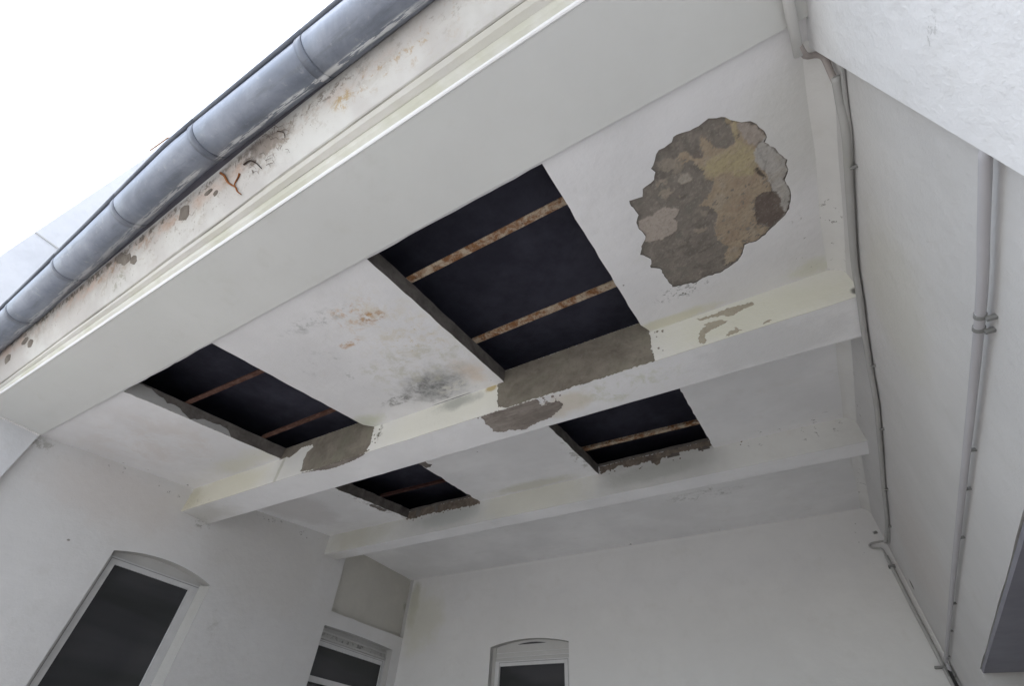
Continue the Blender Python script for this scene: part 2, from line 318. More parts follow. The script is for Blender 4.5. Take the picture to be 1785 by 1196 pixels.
def simple(name, col, rough=.5, metal=0, spec=.4, var=.12, sc=12):
    g = G(name); n = g.noise(sc, 5, .65)
    c = g.mix(g.ramp(n, .3, .7), tuple(v * (1 - var) for v in col), tuple(v * (1 + var * .6) for v in col))
    g.bump(n, .1, .005)
    return g.done(c, rough, metal, spec)
M['frame'] = simple('frame', (.58, .58, .58), .45, var=.06)
M['frame_panel'] = plaster('frame_panel', (.52, .515, .50), bump=.2)
M['frame_grimy'] = plaster('frame_grimy', (.47, .465, .45), bump=.35, stains=[((-4.88, 4.5, 2.78), (.4, .8, .05), (.2, .2, .19), .8, dict(ns=9, na=.5, speck=(14, .5, .6)))])
M['pipe'] = plaster('pipe', (.40, .398, .39), mottle=.1, bump=.08, rough=.5, tints=[((.40, .40, .37), 6, .45, .65, .5)])
M['pipe_bluish'] = plaster('pipe_bluish', (.45, .442, .462), mottle=.08, bump=.05, rough=.5)
M['copper'] = simple('copper', (.36, .325, .31), .6, 0)
M['clip'] = simple('clip', (.22, .222, .215), .6)
M['trunking'] = plaster('trunking', (.66, .655, .64), mottle=.06, bump=.1, rough=.6)
M['door'] = simple('door', (.20, .20, .235), .6, sc=3)
M['lintel_shade'] = simple('lintel_shade', (.25, .25, .285), .7, sc=4)  # shade of the doorway recess, put into a darker bluish grey
M['dark_pipe'] = simple('dark_pipe', (.05, .05, .05), .6)

def glass():
    g = G('window_glass'); n = g.noise(1.1, 3, .5, .3, (1, .5, 3))
    c = g.mix(g.ramp(n, .35, .65), (.024, .026, .027), (.046, .047, .052))  # faint horizontal reflection bands mixed into the base colour
    g.bump(g.noise(1.6, 2, .5), .05, .02)
    g.done(c, .06, spec=.5); return g.m
M['glass'] = glass()
def paving():
    g = G('paving'); b = g.n('ShaderNodeTexBrick'); g.l(g.co, b.inputs['Vector'])
    b.inputs['Scale'].default_value = 2.2; b.inputs['Mortar Size'].default_value = .012
    b.inputs['Color1'].default_value = (.49, .46, .415, 1); b.inputs['Color2'].default_value = (.44, .41, .37, 1); b.inputs['Mortar'].default_value = (.2, .2, .19, 1)
    c = g.mix(g.ramp(g.noise(.6, 5, .6), .3, .7, 0, .4), b.outputs[0], (.33, .32, .31))
    return g.done(c, .9)
M['paving'] = paving()
M['eaves_shade'] = simple('eaves_shade', (.085, .08, .095), .85)  # shadow behind the gutter, put into a dark colour
M['roofing'] = simple('roofing', (.09, .085, .085), .9)

# ------------------------------------------------------------------ object helpers
def tag(o, label=None, cat=None, group=None, kind=None):
    if label: o['label'] = label
    if cat: o['category'] = cat
    if group: o['group'] = group
    if kind: o['kind'] = kind
    return o
def thing(name, loc, label, cat, group=None):
    o = bpy.data.objects.new(name, None); o.empty_display_size = .2; o.location = loc; COL.objects.link(o)
    return tag(o, label, cat, group)
def link(name, bm, mats, parent=None, smooth=False, label=None):
    bmesh.ops.recalc_face_normals(bm, faces=bm.faces) if name not in ('x',) else None
    me = bpy.data.meshes.new(name); bm.to_mesh(me); bm.free()
    for m in (mats if isinstance(mats, (list, tuple)) else [mats]): me.materials.append(M[m] if isinstance(m, str) else m)
    if smooth:
        for p in me.polygons: p.use_smooth = True
    o = bpy.data.objects.new(name, me); COL.objects.link(o)
    if parent is not None:
        o.parent = parent
        if parent.parent is None: o.location = -Vector(parent.location)
    if label: o['label'] = label
    return o

def jag(poly, amp, step, seed=0, closed=True):
    rnd = random.Random(seed); out = []
    n = len(poly)
    for i in range(n if closed else n - 1):
        a = Vector(poly[i]); b = Vector(poly[(i + 1) % n]); L = (b - a).length
        k = max(1, int(L / step))
        nrm = Vector((-(b - a).y, (b - a).x)) / max(L, 1e-6)
        out.append(tuple(a))
        for j in range(1, k):
            out.append(tuple(a.lerp(b, j / k + rnd.uniform(-.25, .25) / k) + nrm * rnd.uniform(-amp, amp)))
    if not closed: out.append(tuple(poly[-1]))
    return out

def fill(bm, loops):
    """fill a loop with holes; loops are lists of BMVerts"""
    es = []
    for lp in loops:
        for i in range(len(lp)):
            es.append(bm.edges.new((lp[i], lp[(i + 1) % len(lp)])))
    bmesh.ops.triangle_fill(bm, use_beauty=True, use_dissolve=False, edges=es)

def sheet(name, mp, outer, holes, mats, parent, depth=0.0, dv=(0, 0, 1), rim=True):
    """a surface given by mp(u, v); each hole gets a rim of the given depth along dv (second material slot)"""
    bm = bmesh.new(); dv = Vector(dv); loops = []
    for lp in [outer] + list(holes):
        loops.append([bm.verts.new(mp(*q)) for q in lp])
    fill(bm, loops)
    for k, lp in enumerate(loops[1:]):
        dd = depth[k] if isinstance(depth, (list, tuple)) else depth
        if dd <= 0: continue
        up = [bm.verts.new(v.co + dv * dd) for v in lp]
        for i in range(len(lp)):
            j = (i + 1) % len(lp)
            f = bm.faces.new((lp[i], lp[j], up[j], up[i])); f.material_index = 1 if isinstance(mats, (list, tuple)) and len(mats) > 1 else 0
    return link(name, bm, mats, parent)

def slab(name, mp, poly, mats, parent, thick, dv, label=None):
    """a thin plate with real edges: poly in (u, v), front at mp, body along dv"""
    bm = bmesh.new(); dv = Vector(dv) * thick
    a = [bm.verts.new(mp(*q)) for q in poly]
    fill(bm, [a])
    b = [bm.verts.new(v.co + dv) for v in a]
    for i in range(len(a)):
        j = (i + 1) % len(a); bm.faces.new((a[i], a[j], b[j], b[i]))
    return link(name, bm, mats, parent, label=label)

def pbox(bm, mp, u0, u1, v0, v1, d0, d1):
    vs = [bm.verts.new(mp(u, v, d)) for u in (u0, u1) for v in (v0, v1) for d in (d0, d1)]
    for f in ((0, 1, 3, 2), (4, 6, 7, 5), (0, 4, 5, 1), (2, 3, 7, 6), (0, 2, 6, 4), (1, 5, 7, 3)): bm.faces.new([vs[i] for i in f])

def tube(bm, pts, r, seg=10, cap=True):
    pts = [Vector(p) for p in pts]; rings = []
    t0 = (pts[1] - pts[0]).normalized(); up = Vector((0, 0, 1)) if abs(t0.z) < .9 else Vector((1, 0, 0))
    n = (up - t0 * up.dot(t0)).normalized()
    for i, p in enumerate(pts):
        t = (pts[min(i + 1, len(pts) - 1)] - pts[max(i - 1, 0)]).normalized()
        n = (n - t * n.dot(t)).normalized(); b = t.cross(n)
        rr = r[i] if isinstance(r, (list, tuple)) else r
        rings.append([bm.verts.new(p + (n * math.cos(a) + b * math.sin(a)) * rr) for a in [2 * math.pi * k / seg for k in range(seg)]])
    for A, B in zip(rings, rings[1:]):
        for k in range(seg): bm.faces.new((A[k], A[(k + 1) % seg], B[(k + 1) % seg], B[k]))
    if cap: bm.faces.new(rings[0]); bm.faces.new(rings[-1][::-1])

def lerp(a, b, t): return a + (b - a) * t
def smooth_path(pts, n=6):
    pts = [Vector(p) for p in pts]; out = []
    for i in range(len(pts) - 1):
        p0, p1, p2, p3 = pts[max(i - 1, 0)], pts[i], pts[i + 1], pts[min(i + 2, len(pts) - 1)]
        for k in range(n):
            t = k / n
            out.append(.5 * ((2 * p1) + (p2 - p0) * t + (2 * p0 - 5 * p1 + 4 * p2 - p3) * t * t + (3 * p1 - p0 - 3 * p2 + p3) * t ** 3))
    out.append(pts[-1]); return out

# ------------------------------------------------------------------ reference surfaces of the place
XL = lambda y: -4.561 - 0.0517 * y          # left wall face
XR = lambda y: 0.581 + 0.024 * y            # right wall face
YB = 5.23                                   # back wall face
LWP = lambda y, z, d=0: Vector((XL(y) - d, y, z))
RWP = lambda y, z, d=0: Vector((XR(y) + d, y, z))
BWP = lambda x, z, d=0: Vector((x, YB + d, z))
CEP = lambda x, y, d=0: Vector((x, y, CZ(y) + d))
BEAM_Y0, BEAM_Y1, BEAM_Z = 1.856, 2.137, 3.266
BACK_Y0, BACK_Y1, BACK_Z = 3.55, 3.74, 3.481
BAY3_Z = 3.713

# ------------------------------------------------------------------ ground
bm = bmesh.new()
vs_ = [bm.verts.new(p) for p in ((-400, -400, 0), (400, -400, 0), (400, 400, 0), (-400, 400, 0))]; bm.faces.new(vs_)
tag(link('ground', bm, 'paving'), kind='structure')

# ------------------------------------------------------------------ left house: tall wall with two windows, outer pier
left = thing('white_house', (-4.6, 2.5, 0), 'tall white house on the left whose wall holds two dark windows', 'house')
def arch(u0, u1, zs, zc, n=12):
    """points of a segmental arch from u0 to u1"""
    return [(u0 + (u1 - u0) * k / n, zs + (zc - zs) * (1 - (2 * k / n - 1) ** 2)) for k in range(n + 1)]
W1 = [(1.554, .9)] + arch(1.554, 2.43, 2.818, 2.882) + [(2.43, .9)]
W2 = [(3.87, .9)] + arch(3.87, 5.07, 2.838, 2.852) + [(5.07, .9)]
PAN = [(3.905, 2.985), (3.88, 3.76), (5.225, 3.76), (5.225, 3.0)]
sheet('wall', LWP, [(.44, 0), (.44, 4.2), (5.26, 4.2), (5.26, 0)], [W1, W2, jag(PAN, .004, .12, 3)], ['left_wall', 'reveal_paint'], left, [.14, .14, .05], (-1, -.05, 0))
slab('wall_panel', lambda y, z: LWP(y, z, .05), [(3.86, 2.95), (3.86, 3.8), (5.26, 3.8), (5.26, 2.95)], 'left_panel', left, .05, (-1, -.05, 0), 'greyish recessed panel above the second window')
# the pier at the front corner, standing a little proud, and the tall wall above
bm = bmesh.new()
PY0, PY1 = -.35, .64
pv = [Vector((XL(PY1) + .055, PY1)), Vector((XL(PY0) + .055, PY0)), Vector((-9.5, PY0)), Vector((-9.5, PY1))]
lo = [bm.verts.new((p.x, p.y, 0)) for p in pv]; hi = [bm.verts.new((p.x, p.y, 9)) for p in pv]
for i in range(4): bm.faces.new((lo[i], lo[(i + 1) % 4], hi[(i + 1) % 4], hi[i]))
bm.faces.new(hi)
link('corner_pier', bm, 'pier_paint', left)
bm = bmesh.new(); pbox(bm, lambda u, v, d: Vector((u, v, d)), -9.5, -4.93, .64, 9, 0, 9); link('house_body', bm, 'outer_wall', left)
bm = bmesh.new(); pbox(bm, lambda u, v, d: Vector((XL(u) + .055 + d, u, v)), PY0 + .004, .6, 4.648, 4.660, -.02, .006); link('string_course', bm, 'frame_panel', left)

def window(parent, mp, u0, u1, top, arch_pts, pane, inset=.085, transom=None, grimy=False, bottom=.9, gap=None, label=None):
    """frame with a pane, and a filler board up to the arch"""
    a, b = u0, u1
    pu0, pu1, ptop = pane
    bm = bmesh.new()
    for (x0, x1, z0, z1) in ((a, pu0, bottom, top), (pu1, b, bottom, top), (pu0, pu1, ptop, top), (pu0, pu1, bottom, bottom + .06)):
        pbox(bm, mp, x0, x1, z0, z1, inset, inset + .05)
    # thin dark joint round the sash
    e = .05; bm_line = bmesh.new()
    for (x0, x1, z0, z1) in ((a + e, a + e + .004, bottom, top - .012), (b - e - .004, b - e, bottom, top - .012), (a + e + .004, b - e - .004, top - .016, top - .012)):
        pbox(bm_line, mp, x0, x1, z0, z1, inset - .002, inset + .002)
    bl = bm_line; wd = link('window', bm, 'frame', parent, label=label); link('frame_joint', bl, 'clip', wd)
    bm = bmesh.new(); pbox(bm, mp, pu0 - .005, pu1 + .005, bottom + .055, ptop + .005, inset + .016, inset + .026)
    link('pane', bm, 'glass', wd)
    if transom:
        bm = bmesh.new(); pbox(bm, mp, pu0, pu1, transom - .05, transom, inset - .004, inset + .016); link('transom', bm, 'frame', wd)
    bm = bmesh.new()
    pts = [(a - .02, top + .003)] + [(u, z + .01) for u, z in arch_pts] + [(b + .02, top + .003)]
    A = [bm.verts.new(mp(u, z, inset + .012)) for u, z in pts]; fill(bm, [A])
    B = [bm.verts.new(mp(u, z, inset + .04)) for u, z in pts]
    for i in range(len(A)): bm.faces.new((A[i], A[(i + 1) % len(A)], B[(i + 1) % len(A)], B[i]))
    link('arch_board', bm, 'frame_grimy' if grimy else 'frame_panel', wd)
    return wd
window(left, LWP, 1.548, 2.436, 2.805, arch(1.54, 2.44, 2.815, 2.88), (1.648, 2.305, 2.754), label='larger arched window of the left wall')
bm = bmesh.new()
q_ = [bm.verts.new(LWP(y, z, d)) for z in (.9, 2.812) for y, d in ((2.428, .004), (2.382, .084), (2.428, .084))]
for f in ((0, 1, 4, 3), (1, 2, 5, 4), (2, 0, 3, 5), (0, 2, 1), (3, 4, 5)): bm.faces.new([q_[k] for k in f])
link('splayed_jamb', bm, 'reveal_light', left)
w2 = window(left, LWP, 3.864, 5.076, 2.728, arch(3.86, 5.08, 2.838, 2.85), (3.94, 5.02, 2.672), transom=2.40, grimy=True, label='narrower window below the recessed panel')
bm = bmesh.new(); pbox(bm, LWP, 3.90, 5.06, 2.735, 2.752, .074, .09); pbox(bm, LWP, 3.90, 5.06, 2.795, 2.81, .08, .095); link('head_moulding', bm, 'frame_panel', w2)

# ------------------------------------------------------------------ back house
back = thing('rear_house', (-2, 5.4, 0), 'white rear wall of the porch with one small arched window', 'house')
W3 = [(-3.45, .9)] + arch(-3.45, -2.45, 2.822, 2.880) + [(-2.45, .9)]
sheet('wall', BWP, [(-4.95, 0), (-4.95, 4.6), (.9, 4.6), (.9, 0)], [W3], ['back_wall', 'reveal_paint'], back, .14, (0, 1, 0))
bm = bmesh.new(); pbox(bm, lambda u, v, d: Vector((u, v, d)), -4.9, 3, 5.5, 9, 0, 5.2); link('house_body', bm, 'outer_wall', back)
w3 = window(back, BWP, -3.405, -2.44, 2.69, arch(-3.41, -2.44, 2.818, 2.872), (-3.345, -2.535, 2.642), inset=.06)
bm = bmesh.new(); pbox(bm, BWP, -3.46, -3.407, .9, 2.85, .062, .12); link('side_jamb', bm, 'reveal_light', w3)
bm = bmesh.new(); pbox(bm, BWP, -3.40, -2.45, 2.72, 2.728, .064, .08); pbox(bm, BWP, -3.40, -2.45, 2.765, 2.772, .066, .08); link('board_batten', bm, 'frame', w3)
bm = bmesh.new(); 
pts = [(-3.12 + .36 * k / 10, 2.858 - .0006 * (k - 5) ** 2) for k in range(11)] + [(-2.76 - .36 * k / 10, 2.842) for k in range(1, 10)]
A = [bm.verts.new(BWP(u, z, .066)) for u, z in pts]; fill(bm, [A]); B = [bm.verts.new(BWP(u, z, .08)) for u, z in pts]
for i in range(len(A)): bm.faces.new((A[i], A[(i + 1) % len(A)], B[(i + 1) % len(A)], B[i]))
link('arch_gap', bm, 'dark_pipe', w3)

# ------------------------------------------------------------------ right house: inner wall with doorway, proud outer block
right = thing('neighbour_house', (.8, 2.5, 0), 'white house on the right with pipes along its wall and a grey doorway', 'house')
DO = [(1.2, .02), (1.2, 2.30), (4.10, 2.262), (4.10, .02)]
sheet('wall', RWP, [(.6, 0), (.6, 4.6), (5.26, 4.6), (5.26, 0)], [jag(DO, .003, .15, 5)], ['right_wall', 'reveal_paint'], right, 1.0, (1, 0, 0))
dr = bpy.data.objects
bm = bmesh.new(); pbox(bm, RWP, 1.15, 4.15, 0, 2.35, .80, .84); door = link('door', bm, 'door', right)
bm = bmesh.new()
for y0 in (1.4, 2.3, 3.2): pbox(bm, RWP, y0, y0 + .8, .3, 1.2, .785, .805); pbox(bm, RWP, y0, y0 + .8, 1.35, 2.0, .785, .805)
link('door_panel', bm, 'door', door)
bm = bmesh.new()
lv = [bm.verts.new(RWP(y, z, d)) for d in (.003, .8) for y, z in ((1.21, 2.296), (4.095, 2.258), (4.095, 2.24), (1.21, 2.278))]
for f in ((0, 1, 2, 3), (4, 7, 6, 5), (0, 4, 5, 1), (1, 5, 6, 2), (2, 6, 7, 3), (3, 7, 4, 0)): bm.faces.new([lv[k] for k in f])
link('lintel_shade_slab', bm, 'lintel_shade', right)  # slab added under the lintel to carry the painted recess shade
bm = bmesh.new(); XB = lambda y: .529
pbox(bm, lambda u, v, d: Vector((u, v, d)), .557, 3.0, -7, .743, 0, 9); link('outer_block', bm, 'outer_wall', right)
bm = bmesh.new(); pbox(bm, lambda u, v, d: Vector((u, v, d)), 1.75, 3.0, .75, 5.45, 0, 5.2); link('house_body', bm, 'outer_wall', right)

# ------------------------------------------------------------------ porch roof: ceiling bays, beams, soffit, cornice, bars, deck
roof = thing('porch_roof', (-2, 2.5, 3.3), 'white plastered porch roof overhead with four open holes and bare patches', 'porch roof')
H_BIG = [(-1.276, .66), (-1.356 + .09, 1.858), (-.306, 1.858), (-.318, 1.82), (-.336, 1.775), (-.358, .66)]
H_SMALL = [(-3.415, .66), (-3.428, 1.858), (-2.385, 1.858), (-2.41, 1.83), (-2.438, 1.79), (-2.47, .66)]
H_RB = [(-1.285, 2.2), (-1.312, 3.552), (-.315, 3.552), (-.32, 2.2)]
H_LB = [(-3.548, 2.2), (-3.538, 3.552), (-2.598, 3.552), (-2.512, 2.2)]
PATCH = [(-0.125, 0.99), (-0.071, 1.0), (-0.059, 0.965), (-0.007, 0.949), (0.007, 0.919), (-0.003, 0.896), (0.021, 0.868), (0.045, 0.837), (0.096, 0.832), (0.106, 0.815), (0.165, 0.823), (0.211, 0.818), (0.233, 0.812), (0.285, 0.838), (0.299, 0.858), (0.317, 0.874), (0.36, 0.899), (0.384, 0.939), (0.398, 0.962), (0.404, 0.993), (0.394, 1.01), (0.419, 1.046), (0.436, 1.087), (0.46, 1.13), (0.454, 1.148), (0.459, 1.175), (0.442, 1.218), (0.452, 1.256), (0.455, 1.323), (0.444, 1.376), (0.426, 1.401), (0.394, 1.424), (0.366, 1.444), (0.338, 1.47), (0.297, 1.487), (0.249, 1.482), (0.223, 1.544), (0.205, 1.566), (0.129, 1.599), (0.051, 1.592), (0.003, 1.605), (-0.106, 1.576), (-0.114, 1.511), (-0.124, 1.424), (-0.16, 1.396), (-0.145, 1.34), (-0.178, 1.292), (-0.158, 1.247), (-0.124, 1.203), (-0.137, 1.147), (-0.135, 1.11), (-0.114, 1.077), (-0.127, 1.018)]
L_OCHRE = [(0.287, 0.835), (0.309, 0.87), (0.36, 0.901), (0.384, 0.94), (0.403, 0.982), (0.396, 1.01), (0.368, 1.018), (0.378, 1.074), (0.386, 1.138), (0.393, 1.196), (0.389, 1.251), (0.338, 1.236), (0.318, 1.292), (0.314, 1.398), (0.361, 1.44), (0.338, 1.47), (0.297, 1.487), (0.249, 1.485), (0.223, 1.544), (0.205, 1.566), (0.15, 1.566), (0.155, 1.503), (0.183, 1.462), (0.148, 1.396), (0.15, 1.338), (0.175, 1.261), (0.167, 1.211), (0.125, 1.168), (0.155, 1.143), (0.183, 1.127), (0.195, 1.092), (0.177, 1.051), (0.16, 0.988), (0.145, 0.957), (0.119, 0.94), (0.096, 0.954), (0.082, 0.934), (0.109, 0.891), (0.14, 0.904), (0.16, 0.937), (0.186, 0.939), (0.177, 0.898), (0.198, 0.87), (0.219, 0.906), (0.228, 0.942), (0.262, 0.965), (0.295, 0.962), (0.312, 0.937), (0.295, 0.901), (0.287, 0.863)]
L_YELLOW = [(0.29, 0.843), (0.315, 0.878), (0.335, 0.893), (0.312, 0.898), (0.314, 0.952), (0.348, 1.013), (0.355, 1.076), (0.342, 1.134), (0.287, 1.11), (0.249, 1.064), (0.203, 1.059), (0.175, 1.028), (0.165, 0.992), (0.21, 0.973), (0.266, 0.978), (0.305, 0.973), (0.307, 0.942), (0.299, 0.889)]
L_PALE = [(0.403, 0.985), (0.394, 1.01), (0.419, 1.046), (0.436, 1.087), (0.46, 1.13), (0.454, 1.148), (0.459, 1.175), (0.442, 1.218), (0.452, 1.256), (0.455, 1.323), (0.444, 1.376), (0.426, 1.401), (0.411, 1.313), (0.414, 1.282), (0.396, 1.251), (0.393, 1.196), (0.381, 1.15), (0.365, 1.125), (0.356, 1.068), (0.356, 1.033), (0.37, 1.01)]
L_PINK = [(0.318, 0.880), (0.36, 0.903), (0.384, 0.943), (0.400, 0.975), (0.392, 1.008), (0.366, 1.014), (0.340, 0.985), (0.322, 0.945)]
L_DARK = [(0.327, 1.262), (0.337, 1.252), (0.361, 1.241), (0.389, 1.251), (0.412, 1.277), (0.417, 1.308), (0.412, 1.34), (0.429, 1.394), (0.401, 1.422), (0.366, 1.444), (0.345, 1.417), (0.32, 1.389), (0.32, 1.338)]
L_LIGHT = [(-0.127, 1.11), (-0.068, 1.114), (-0.018, 1.104), (0.012, 1.112), (0.041, 1.145), (0.033, 1.165), (0.013, 1.181), (0.02, 1.203), (0.007, 1.242), (-0.023, 1.259), (-0.069, 1.256), (-0.117, 1.247), (-0.137, 1.234), (-0.124, 1.203), (-0.137, 1.147)]
L_CHIP = [(0.145, 0.927), (0.172, 0.919), (0.188, 0.945), (0.178, 0.959), (0.153, 0.944)]
L_SMALL = [(0.076, 1.006), (0.101, 0.99), (0.124, 1.005), (0.122, 1.026), (0.096, 1.035), (0.079, 1.028)]
L_SPLIT = [(0.346, 1.115), (0.356, 1.105), (0.372, 1.138), (0.380, 1.168), (0.356, 1.148)]
pj = jag(PATCH, .004, .014, 11)
UP = (0, 0, 1)
c1 = sheet('ceiling_bay', CEP, [(-5.0, .64), (.75, .64), (.75, 1.858), (-5.0, 1.858)],
      [jag(H_BIG, .0025, .06, 1), jag(H_SMALL, .003, .06, 2), pj], ['ceiling_front', 'reveal', 'mortar'], roof, [.1, .1, .009], UP)
tag(c1, 'front ceiling bay with two large holes and a big bare patch')
# the bare patch: scratch coat, with thin remains of older coats on it
def poly_dist(P, poly):
    """signed distance (positive inside) of points P to a polygon"""
    A = np.array(poly); B = np.roll(A, -1, 0); d = np.full(len(P), 1e9); ins = np.zeros(len(P), bool)
    for a, b in zip(A, B):
        ab = b - a; t = np.clip(((P - a) @ ab) / max(ab @ ab, 1e-12), 0, 1)
        d = np.minimum(d, np.linalg.norm(P - (a + t[:, None] * ab), axis=1))
        c = ((a[1] > P[:, 1]) != (b[1] > P[:, 1]))
        with np.errstate(divide='ignore', invalid='ignore'):
            ins ^= c & (P[:, 0] < (b[0] - a[0]) * (P[:, 1] - a[1]) / (b[1] - a[1]) + a[0])
    return np.where(ins, d, -d)
def fbm(P, sc, seed, octv=4, rough=.55):
    return np.array([mnoise.fractal((x * sc + seed, y * sc - seed, seed * .37), rough, 2.1, octv) for x, y in P])
def relief_patch():
    st = .0042
    xs = np.arange(-.20, .50, st); ys = np.arange(.80, 1.63, st)
    X, Y = np.meshgrid(xs, ys, indexing='ij'); P = np.stack([X.ravel(), Y.ravel()], 1)
    n1 = fbm(P, 26, 1.3, 5); n2 = fbm(P, 70, 4.1, 4); n3 = fbm(P, 9, 7.7, 4); n4 = fbm(P, 160, 2.2, 3)
    col = np.tile(np.array((.235, .210, .185)), (len(P), 1))
    def lay(w, c):
        nonlocal col
        col = col * (1 - w[:, None]) + np.array(c) * w[:, None]
    sm = lambda v, a, b: (lambda t: t * t * (3 - 2 * t))(np.clip((v - a) / (b - a), 0, 1))
    lay(sm(n3, .0, .5) * .8, (.168, .150, .134)); lay(sm(n1, .15, .6) * .55, (.30, .27, .235)); lay(sm(n3 + n1 * .5, -.25, -.7) * .6, (.20, .19, .165))
    h = n1 * .0011 + n2 * .0007 + n3 * .0012 + n4 * .0003
    # horizontal trowel grooves left in the scratch coat
    h += np.abs(np.sin((P[:, 1] - .35 * P[:, 0]) * 75 + n3 * 4)) ** 6 * .0006
    def coat(poly, c, t, e=.0025, amp=.010, fine=.005, hole=None):
        nonlocal h
        sd = poly_dist(P, poly) + n1 * amp + n2 * fine
        w = sm(sd, -e, e)
        if hole: w = w * (1 - sm(n2 + n1 * .6, hole, hole + .12))
        lay(w, c); h = h + w * t * (1 + .25 * n1)
        return w
    coat(L_LIGHT, (.44, .385, .34), .0022, amp=.006)
    w = coat(L_OCHRE, (.40, .325, .24), .0022, amp=.011, hole=.62)
    lay(w * sm(n1, .05, .5) * .6, (.33, .265, .20)); lay(w * sm(n3, .1, .6) * .5, (.43, .375, .30)); lay(w * sm(-n3, .2, .7) * .5, (.34, .255, .19))
    for k, (cx, cy, r_) in enumerate([(.05, .92, .03), (.02, .98, .02), (.085, .955, .022), (.01, 1.03, .025), (.10, 1.02, .02), (.06, 1.08, .012), (.13, 1.22, .015), (.09, 1.30, .02), (.16, 1.40, .012), (.20, 1.50, .02)]):
        sd = r_ - np.linalg.norm(P - (cx, cy), axis=1) + n1 * .018 + n2 * .008
        lay(sm(sd, -.004, .006) * .8, (.37, .32, .26) if k % 2 else (.33, .29, .24)); h += sm(sd, -.003, .003) * .001
    wy = coat(L_YELLOW, (.45, .385, .245), .0009, e=.008, amp=.016, fine=.008); lay(wy * sm(n1, .1, .5) * .6, (.43, .36, .26))
    coat(L_PINK, (.41, .36, .32), .0022, amp=.006); wp_ = coat(L_PALE, (.46, .44, .415), .0034, e=.002, amp=.005); lay(wp_ * sm(n3, .1, .6) * .5, (.42, .38, .33))
    wd = coat(L_DARK, (.155, .125, .11), -.0016, amp=.006); lay(wd * sm(n1, .1, .5) * .5, (.215, .18, .16))
    coat(L_SPLIT, (.12, .10, .085), -.002, amp=.004); coat(L_CHIP, (.20, .17, .15), -.0016, amp=.004); coat(L_SMALL, (.40, .36, .31), .0016, amp=.005)
    lay(sm(n4 + n2 * .5, .65, .9) * .35, (.15, .13, .115)); lay(sm(-n4 - n2 * .5, .6, .85) * .35, (.42, .39, .35))
    nx, ny = len(xs), len(ys); edge = poly_dist(P, PATCH)
    keep = (edge > -.02).reshape(nx, ny)
    z = CZ(P[:, 1]) + np.clip(.0095 - h - .0015, .0012, .014)
    V = np.stack([P[:, 0], P[:, 1], z], 1)
    F = [(i * ny + j, (i + 1) * ny + j, (i + 1) * ny + j + 1, i * ny + j + 1) for i in range(nx - 1) for j in range(ny - 1) if keep[i, j] and keep[i + 1, j + 1] and keep[i + 1, j] and keep[i, j + 1]]
    used = sorted({k for f in F for k in f}); mp_ = {k: q for q, k in enumerate(used)}
    me = bpy.data.meshes.new('bare_patch'); me.from_pydata([tuple(V[k]) for k in used], [], [tuple(mp_[k] for k in f[::-1]) for f in F])
    at = me.color_attributes.new('coat', 'FLOAT_COLOR', 'POINT')
    at.data.foreach_set('color', np.concatenate([np.clip(col[used], 0, 1), np.ones((len(used), 1))], 1).astype(np.float32).ravel())
    me.materials.append(M['coats'])
    for p in me.polygons: p.use_smooth = True
    o = bpy.data.objects.new('bare_patch', me); COL.objects.link(o); o.parent = roof; o.location = -Vector(roof.location)
    o['label'] = 'large bare patch where the outer plaster has fallen off'
relief_patch()
c2 = sheet('ceiling_bay', CEP, [(-5.1, 2.1), (.78, 2.1), (.78, 3.552), (-5.1, 3.552)],
      [jag(H_RB, .004, .05, 3), jag(H_LB, .009, .05, 4)], ['ceiling_middle', 'reveal'], roof, .1, UP)
tag(c2, 'middle ceiling bay with two smaller holes')
CHIP_A = [(-3.56, 3.023), (-3.600, 3.03), (-3.612, 3.08), (-3.604, 3.14), (-3.625, 3.20), (-3.60, 3.26), (-3.555, 3.24), (-3.545, 3.14)]
CHIP_B = [(-2.529, 2.50), (-2.45, 2.51), (-2.466, 2.57), (-2.444, 2.60), (-2.486, 2.63), (-2.531, 2.628)]
for pl, s_ in ((CHIP_A, 5), (CHIP_B, 6)): slab('chipped_edge', lambda x, y: CEP(x, y, -.002), jag(pl, .006, .02, s_), 'reveal', roof, .004, UP)
bm = bmesh.new(); pbox(bm, lambda u, v, d: Vector((u, v, d)), -5.1, .8, BACK_Y1 - .1, YB + .02, BAY3_Z, BAY3_Z + .1)
tag(link('ceiling_bay', bm, 'ceiling_back', roof), 'unbroken rear ceiling bay')

# remains of white paint on the left cheek of the left front hole
PXM = lambda y, z: Vector((-3.4155 + .004 + (y - .66) * -.0108, y, z))
FL_A = [(.66, 3.325), (.673, 3.41), (.721, 3.43), (.777, 3.435), (.818, 3.422), (.87, 3.422), (.908, 3.402), (.957, 3.42), (.995, 3.418), (1.043, 3.399), (1.087, 3.386), (.868, 3.359)]
FL_B = [(1.094, 3.387), (1.173, 3.44), (1.239, 3.447), (1.289, 3.465), (1.365, 3.458), (1.404, 3.426), (1.252, 3.407)]
for pl, s_ in ((FL_A, 1), (FL_B, 2)): slab('paint_remnant', PXM, jag(pl, .004, .02, s_), 'reveal_paint', roof, .003, (-1, 0, 0))

